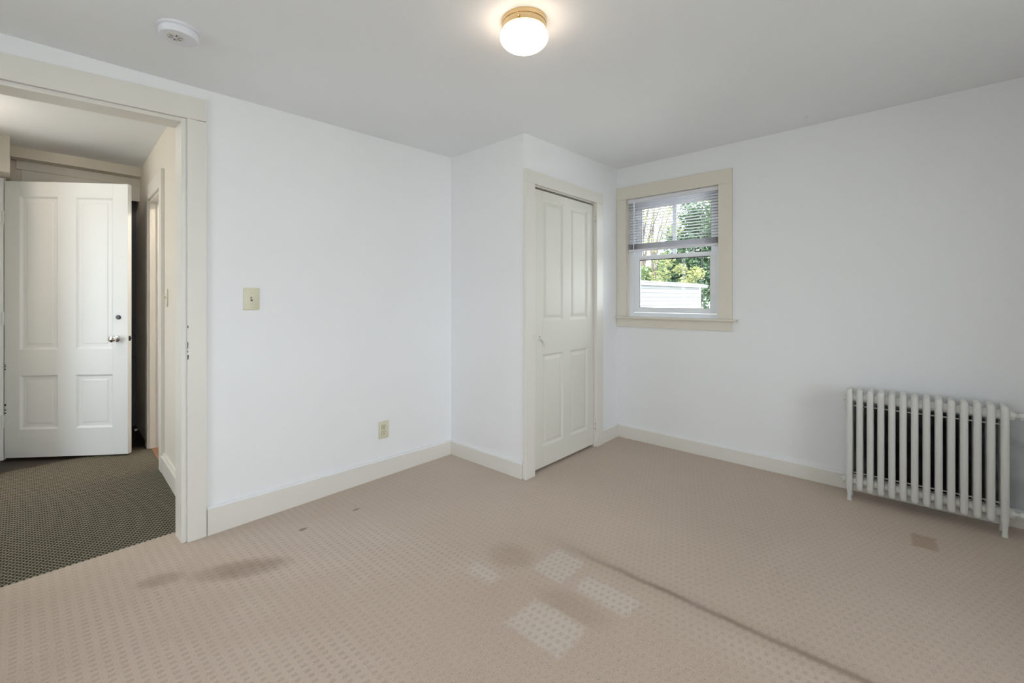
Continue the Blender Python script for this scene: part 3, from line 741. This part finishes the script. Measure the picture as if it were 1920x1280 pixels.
b = B(); lathe(b, [(0.013, -0.05), (0.014, -0.065), (0.028, -0.09), (0.031, -0.11), (0.025, -0.13), (0.012, -0.141), (0, -0.143)], (-4.1, 1.45, HZ), 24); obj('bulb', b, 'bulb', bb_, smooth=True)

# end wall of the hall: bulkhead, recess, casing of the far doorway
b = B()
bbox(b, -5.41, FX, -0.17, 0.86, 2.380, TOP)                       # bulkhead
bbox(b, -5.58, -5.43, -0.17, 0.02, -0.08, 2.3799); bbox(b, -5.58, -5.43, 0.02, 0.86, 2.20, 2.3799)
struct('wall_hall_end', b, 'hallwall', 'beige end wall and bulkhead above the open white door', 'wall')
t4 = thing('trim_4', 'cream head casing on the hall end wall above the open door', 'door trim', (-5.43, 0.35, 0), kind='structure')
b = B(); bbox(b, -5.4299, -5.408, -0.022, 0.80, 2.31, 2.3795, 0.002); obj('head_casing', b, 'trim', t4)
b = B(); bbox(b, -5.4299, -5.413, 0.005, 0.80, 2.17, 2.3095, 0.002); obj('head_board', b, 'trim', t4)
b = B(); bbox(b, -5.4299, -5.413, 0.005, 0.075, 0.0, 2.1695, 0.002); obj('side_casing', b, 'trim', t4)
b = B(); bbox(b, -5.58, -5.0, -0.17, -0.052, 2.195, TOP); bbox(b, -5.4299, -5.255, -0.17, -0.075, -0.08, 2.195); bbox(b, -5.25, -4.75, -0.25, -0.132, -0.08, TOP)
struct('wall_hall_left', b, 'hallwall', 'beige wall at the hinge side of the open white door', 'wall')
b = B(); bbox(b, -5.8, -5.7, -0.4, 1.0, -0.08, TOP); bbox(b, -5.7, -5.58, -0.4, -0.17, -0.08, TOP)
struct('wall_landing', b, 'landing', 'dark unlit wall beyond the open door', 'wall')
HWIN_FILL = (-4.75, -3.35, 0.60, 2.20)  # unseen window, added to bring daylight onto the hall door and ceiling
wall_with_windows('wall_hall_far', 'x', -1.62, -1, -5.82, -2.894, [HWIN_FILL], 'hallwall', 'beige wall at the other end of the hall, holding the added window')
window(5, 'unseen white double-hung window added to light the hall', (0, -1.62, 0), PI, -HWIN_FILL[1], -HWIN_FILL[0], HWIN_FILL[2], HWIN_FILL[3], 0.1, 0.1, 0.11, False)
portal('window_portal', -HWIN_FILL[1], -HWIN_FILL[0], HWIN_FILL[2], HWIN_FILL[3], (0, -1.62, 0), PI)
b = B(); bbox(b, -5.82, -5.7, -1.62, -0.4, -0.08, TOP)
struct('wall_hall_corner', b, 'hallwall', 'beige wall beside the added hall window', 'wall')
b = B(); bbox(b, -5.262, -5.222, -0.131, -0.086, 0.0, 2.185, 0.002); struct('trim_5', b, 'wdoor', 'white hinge jamb of the open hall door', 'door trim')

# open white door
HA = math.atan2(0.746, 0.666)
d2 = thing('door_2', 'white four-panel door standing half open at the end of the hall', 'door', (-5.22, -0.083, 0), HA, kind='structure')
panel_door(d2, 0.88, 0.016, 2.165, 0.040, [0.107, 0.375, 0.502, 0.770], [0.233, 0.654, 0.854, 2.050],
           [(0, 0), (0.003, 0.002), (0.012, 0.011), (0.018, 0.013), (0.040, 0.013), (0.048, 0.010)], 'wdoor')
def dl(b): return b
b = B(); lathe(b, [(0, 0), (0.026, 0), (0.026, 0.003), (0.020, 0.006), (0, 0.006)], (0.800, 0, 0.935), 24, (0, -1, 0)); kb = obj('knob_plate', b, 'chrome', d2, smooth=True, local=True)
b = B(); lathe(b, [(0, 0.004), (0.010, 0.004), (0.010, 0.025), (0.018, 0.030), (0.0265, 0.040), (0.0275, 0.050), (0.023, 0.060), (0.010, 0.065), (0, 0.066)], (0.800, 0, 0.935), 24, (0, -1, 0)); kn = obj('door_knob', b, 'chrome', d2, smooth=True, local=True)
kn['label'] = 'shiny chrome door knob'
b = B(); lathe(b, [(0, 0.0), (0.017, 0.0), (0.017, 0.007), (0.014, 0.010), (0, 0.010)], (0.812, 0, 1.105), 20, (0, -1, 0)); bo = obj('deadbolt', b, 'dmetal', d2, smooth=True, local=True); bo['label'] = 'dark round deadbolt cylinder'
b = B(); bbox(b, 0.878, 0.8815, 0.008, 0.030, 0.915, 0.955, 0.001); cyl(b, (0.880, 0.019, 0.935), (0.889, 0.019, 0.935), 0.007, seg=10); obj('latch_bolt', b, 'dmetal', d2, local=True)
b = B(); lathe(b, [(0, 0), (0.022, 0), (0.022, 0.012), (0.016, 0.016), (0, 0.017)], (0.815, 0.040, 1.105), 20, (0, 1, 0)); bbox(b, 0.806, 0.824, 0.054, 0.072, 1.100, 1.110, 0.002); obj('thumb_turn', b, 'brass', d2, smooth=True, local=True)
for z in (1.88, 1.10, 0.30):
    b = B(); cyl(b, (-0.004, -0.005, z - 0.05), (-0.004, -0.005, z + 0.05), 0.0065, seg=10); obj('hinge', b, 'wdoor', d2, smooth=True, local=True)
b = B()
random.seed(4)
for z in (0.735, 0.722, 0.70, 0.42, 0.385, 0.36):
    bbox(b, 0.002, 0.010 + random.random() * 0.004, -0.0006, 0.0002, z, z + 0.006 + random.random() * 0.012)
obj('paint_chips', b, 'dmetal', d2, local=True, kind='stuff')

# hall switch, spring door stop, hall lamp
rz = math.atan2(-(-1), 0) * 0 + math.atan(-0.041)
switch(-3.90, hy(-3.90), 1.258, rz, 'ivory toggle light switch on the beige hall wall', 0.082, 0.125)
dsx = -5.02
ds = thing('door_stop', 'white-tipped spring door stop low on the hall wall', 'door stop', (dsx, hy(dsx), 0.11))
b = B(); pts = []
for k in range(81):
    a = k * PI / 5; pts.append((dsx + 0.006 * math.cos(a), hy(dsx) - 0.006 - k * 0.0007, 0.11 + 0.006 * math.sin(a)))
sweep(b, pts, 0.0013, 6); obj('spring', b, 'chrome', ds, smooth=True)
b = B(); lathe(b, [(0, 0), (0.013, 0), (0.013, 0.006), (0, 0.007)], (dsx, hy(dsx), 0.11), 16, (0, -1, 0)); obj('base', b, 'chrome', ds, smooth=True)
b = B(); lathe(b, [(0, 0.058), (0.010, 0.058), (0.011, 0.064), (0.010, 0.074), (0, 0.076)], (dsx, hy(dsx), 0.11), 16, (0, -1, 0)); obj('rubber_tip', b, 'rubber', ds, smooth=True)
ceiling_lamp(-4.25, -0.42, HZ, 'hallglobe', 'lit glass globe light on the hall ceiling')

# ================================================================== outside the small window
GZ = -2.9
b = B(); bbox(b, -60, 60, -60, 60, GZ - 0.2, GZ); struct('ground', b, 'grass', 'pale dry lawn around the house', 'ground')
# neighbour's white clapboard building: wall from P to Q seen at a slant
P, Q = Vector((-5.60, 7.9, 0)), Vector((-4.62, 13.3, 0))
u = (Q - P).normalized(); nrm = Vector((u.y, -u.x, 0)); Lw = (Q - P).length
ang = math.atan2(u.y, u.x)
nh = thing('neighbour_building', 'white clapboard building with a grey shingle roof edge outside the window', 'building', (P.x, P.y, GZ), ang)
e0, e1 = 1.66, 1.60                                    # eave height at both ends
bt = 0.108; nb = int((e0 - 0.02 - GZ) / bt)
b = B(); bbox(b, 0.0, Lw, 0.03, 3.5, 0, 1.6 - GZ - 0.06); obj('core', b, 'siding', nh, local=True)
cb = B(); prism(cb, [(0, -0.030, 0), (0, 0.029, 0), (0, 0.029, bt + 0.012), (0, 0.012, bt + 0.012)], (Lw, 0, 0))
cme = bpy.data.meshes.new('clapboard'); cb.to_mesh(cme); cb.free(); cme.materials.append(M['siding'])
for i in range(nb):
    o = bpy.data.objects.new('clapboard', cme); C.objects.link(o); o.parent = nh; o.location = (0, 0, i * bt)
b = B(); bbox(b, Lw, Lw + 0.10, -0.02, 3.5, 0, 1.62 - GZ); obj('corner_board', b, 'fascia', nh, local=True)
b = B(); prism(b, [(-0.3, -0.10, e0 - GZ), (Lw + 0.3, -0.10, e1 - GZ - 0.005), (Lw + 0.3, 3.7, e1 - GZ + 0.12), (-0.3, 3.7, e0 - GZ + 0.12)], (0, 0, 0.03)); rf = obj('roof', b, 'shingle', nh, local=True)
b = B(); prism(b, [(-0.3, -0.12, e0 - GZ - 0.02), (Lw + 0.3, -0.12, e1 - GZ - 0.02), (Lw + 0.3, -0.12, e1 - GZ + 0.035), (-0.3, -0.12, e0 - GZ + 0.035)], (0, 0.02, 0)); obj('fascia', b, 'fascia', nh, local=True)
random.seed(11)
tb = B(); x = -0.3
while x < Lw + 0.3:
    wdt = 0.22 + random.random() * 0.12; k = x / Lw; zz = e0 + (e1 - e0) * k - GZ
    prism(tb, [(x, -0.16, zz + 0.031 + random.random() * 0.01), (x + wdt - 0.01, -0.16, zz + 0.031 + random.random() * 0.01), (x + wdt - 0.01, 0.10, zz + 0.09), (x, 0.10, zz + 0.09)], (0, 0, 0.012)); x += wdt
obj('shingle_edge', tb, 'shingle', nh, local=True, kind='stuff')

def tree(name, label, x, y, h, blobs, leafmat, nleaf, lsize, trunk_r, seed, branches=()):
    random.seed(seed)
    t = thing(name, label, 'tree', (x, y, GZ), group='trees outside the small window')
    b = B(); pts = [(0, 0, 0)]; rr = [trunk_r * 1.3]
    lean = (random.uniform(-0.06, 0.06), random.uniform(-0.05, 0.05))
    for k in range(1, 7):
        f = k / 6; pts.append((lean[0] * h * f + random.uniform(-.06, .06), lean[1] * h * f + random.uniform(-.06, .06), h * f)); rr.append(trunk_r * (1 - 0.8 * f))
    sweep(b, pts, rr, 8); obj('trunk', b, 'bark', t, smooth=True, local=True)
    for (z0, dx, dy, dz) in branches:
        b = B(); bx, by_ = lean[0] * z0, lean[1] * z0
        sweep(b, [(bx, by_, z0), (bx + dx * 0.4, by_ + dy * 0.4, z0 + dz * 0.5), (bx + dx, by_ + dy, z0 + dz)], [trunk_r * 0.45, trunk_r * 0.3, trunk_r * 0.1], 6); obj('branch', b, 'bark', t, smooth=True, local=True)
    vs, fs = [], []
    tot = sum(r ** 2 for *_, r in blobs)
    for (cx, cy, cz_, r) in blobs:
        for _ in range(int(nleaf * r * r / tot)):
            d = Vector((random.gauss(0, 1), random.gauss(0, 1), random.gauss(0, 1))).normalized() * r * (random.random() ** 0.4)
            p = Vector((cx, cy, cz_)) + Vector((d.x, d.y, d.z * 0.85))
            a = Vector((random.gauss(0, 1), random.gauss(0, 1), random.gauss(0, .6))).normalized(); c = a.cross(Vector((random.gauss(0, 1), random.gauss(0, 1), random.gauss(0, 1)))).normalized()
            s = lsize * random.uniform(0.6, 1.3); i = len(vs)
            vs += [p - a * s, p - c * s * 0.45, p + a * s, p + c * s * 0.45]; fs.append((i, i + 1, i + 2, i + 3))
    me = bpy.data.meshes.new('foliage'); me.from_pydata(vs, [], fs); me.materials.append(M[leafmat])
    o = bpy.data.objects.new('foliage', me); C.objects.link(o); o.parent = t; o['kind'] = 'stuff'
    return t
def at(px, dist):                                     # ground position along a direction of the photograph
    uu = (px - 960) / CAM_F
    return ((-math.sin(YAW) + math.cos(YAW) * uu) * dist, (math.cos(YAW) + math.sin(YAW) * uu) * dist)
x, y = at(1300, 19); tree('evergreen_tree', 'dense dark green tree behind the white clapboard building', x, y, 8.0,
    [(0, 0, 4.4, 1.25), (-0.75, 0, 5.3, 0.95), (0.75, 0.2, 5.4, 1.1), (-0.1, 0, 6.2, 1.15), (0.7, 0.1, 6.9, 0.95), (-0.6, 0, 6.9, 0.75), (0.1, 0, 7.8, 0.75)], 'leaf_dark', 9500, 0.10, 0.16, 3)
x, y = at(1238, 21.5); tree('leafy_tree', 'bushy mid-green tree beside the dark evergreen', x, y, 6.2,
    [(0, 0, 4.8, 0.7), (-0.6, 0, 5.4, 0.55), (0.6, 0, 5.6, 0.7), (0.1, 0.2, 5.9, 0.6), (0.7, 0, 4.9, 0.6)], 'leaf_mid', 3600, 0.085, 0.10, 5, [(4.2, 0.5, 0, 1.2)])
x, y = at(1236, 16); tree('young_tree', 'yellow-green young tree with loose leaves', x, y, 7.4,
    [(0, 0, 5.0, 0.42), (0.25, 0, 5.5, 0.36), (-0.25, 0.1, 6.2, 0.40), (0.45, 0, 6.7, 0.40), (0.3, 0, 7.3, 0.35)], 'leaf_yel', 900, 0.06, 0.05, 7, [(4.9, 0.6, 0.1, 2.0), (5.2, -0.5, 0, 1.9), (5.0, 0.3, 0, 1.6), (5.8, 0.45, 0, 1.3)])
x, y = at(1288, 15.6); tree('blossom_shrub', 'pale yellow-green shrub in front of the dark evergreen', x, y, 5.3,
    [(0, 0, 4.7, 0.34), (0.3, 0, 5.05, 0.30), (-0.25, 0, 5.2, 0.26)], 'leaf_yel', 750, 0.055, 0.05, 9, [(4.0, 0.3, 0, 0.9)])
x, y = at(1210, 25); tree('slender_tree', 'slender nearly bare tree with a grey trunk', x, y, 12.0,
    [(0, 0, 9.0, 0.9), (0.5, 0, 10.4, 0.8), (-0.4, 0, 8.0, 0.6)], 'leaf_yel', 420, 0.08, 0.16, 13, [(5.6, 0.6, 0, 3.4), (6.6, -0.6, 0, 3.0), (6.2, 1.1, 0.2, 3.6), (7.5, 0.5, 0, 2.4)])
x, y = at(1222, 29); tree('slender_tree', 'slender nearly bare tree with twin upright branches', x, y, 12.5,
    [(0, 0, 9.4, 0.9), (0.5, 0, 11.0, 0.8)], 'leaf_yel', 320, 0.08, 0.15, 17, [(5.6, -0.5, 0, 4.0), (6.8, 0.9, 0, 3.4), (6.4, 1.6, 0, 4.4)])
x, y = at(1350, 25); tree('leafy_tree', 'large mid-green tree farthest behind the clapboard building', x, y, 9.5,
    [(0, 0, 5.4, 1.7), (0.3, 0, 7.4, 1.5), (-0.6, 0, 8.2, 1.3), (0.2, 0, 9.6, 1.0)], 'leaf_mid', 6500, 0.11, 0.18, 19)
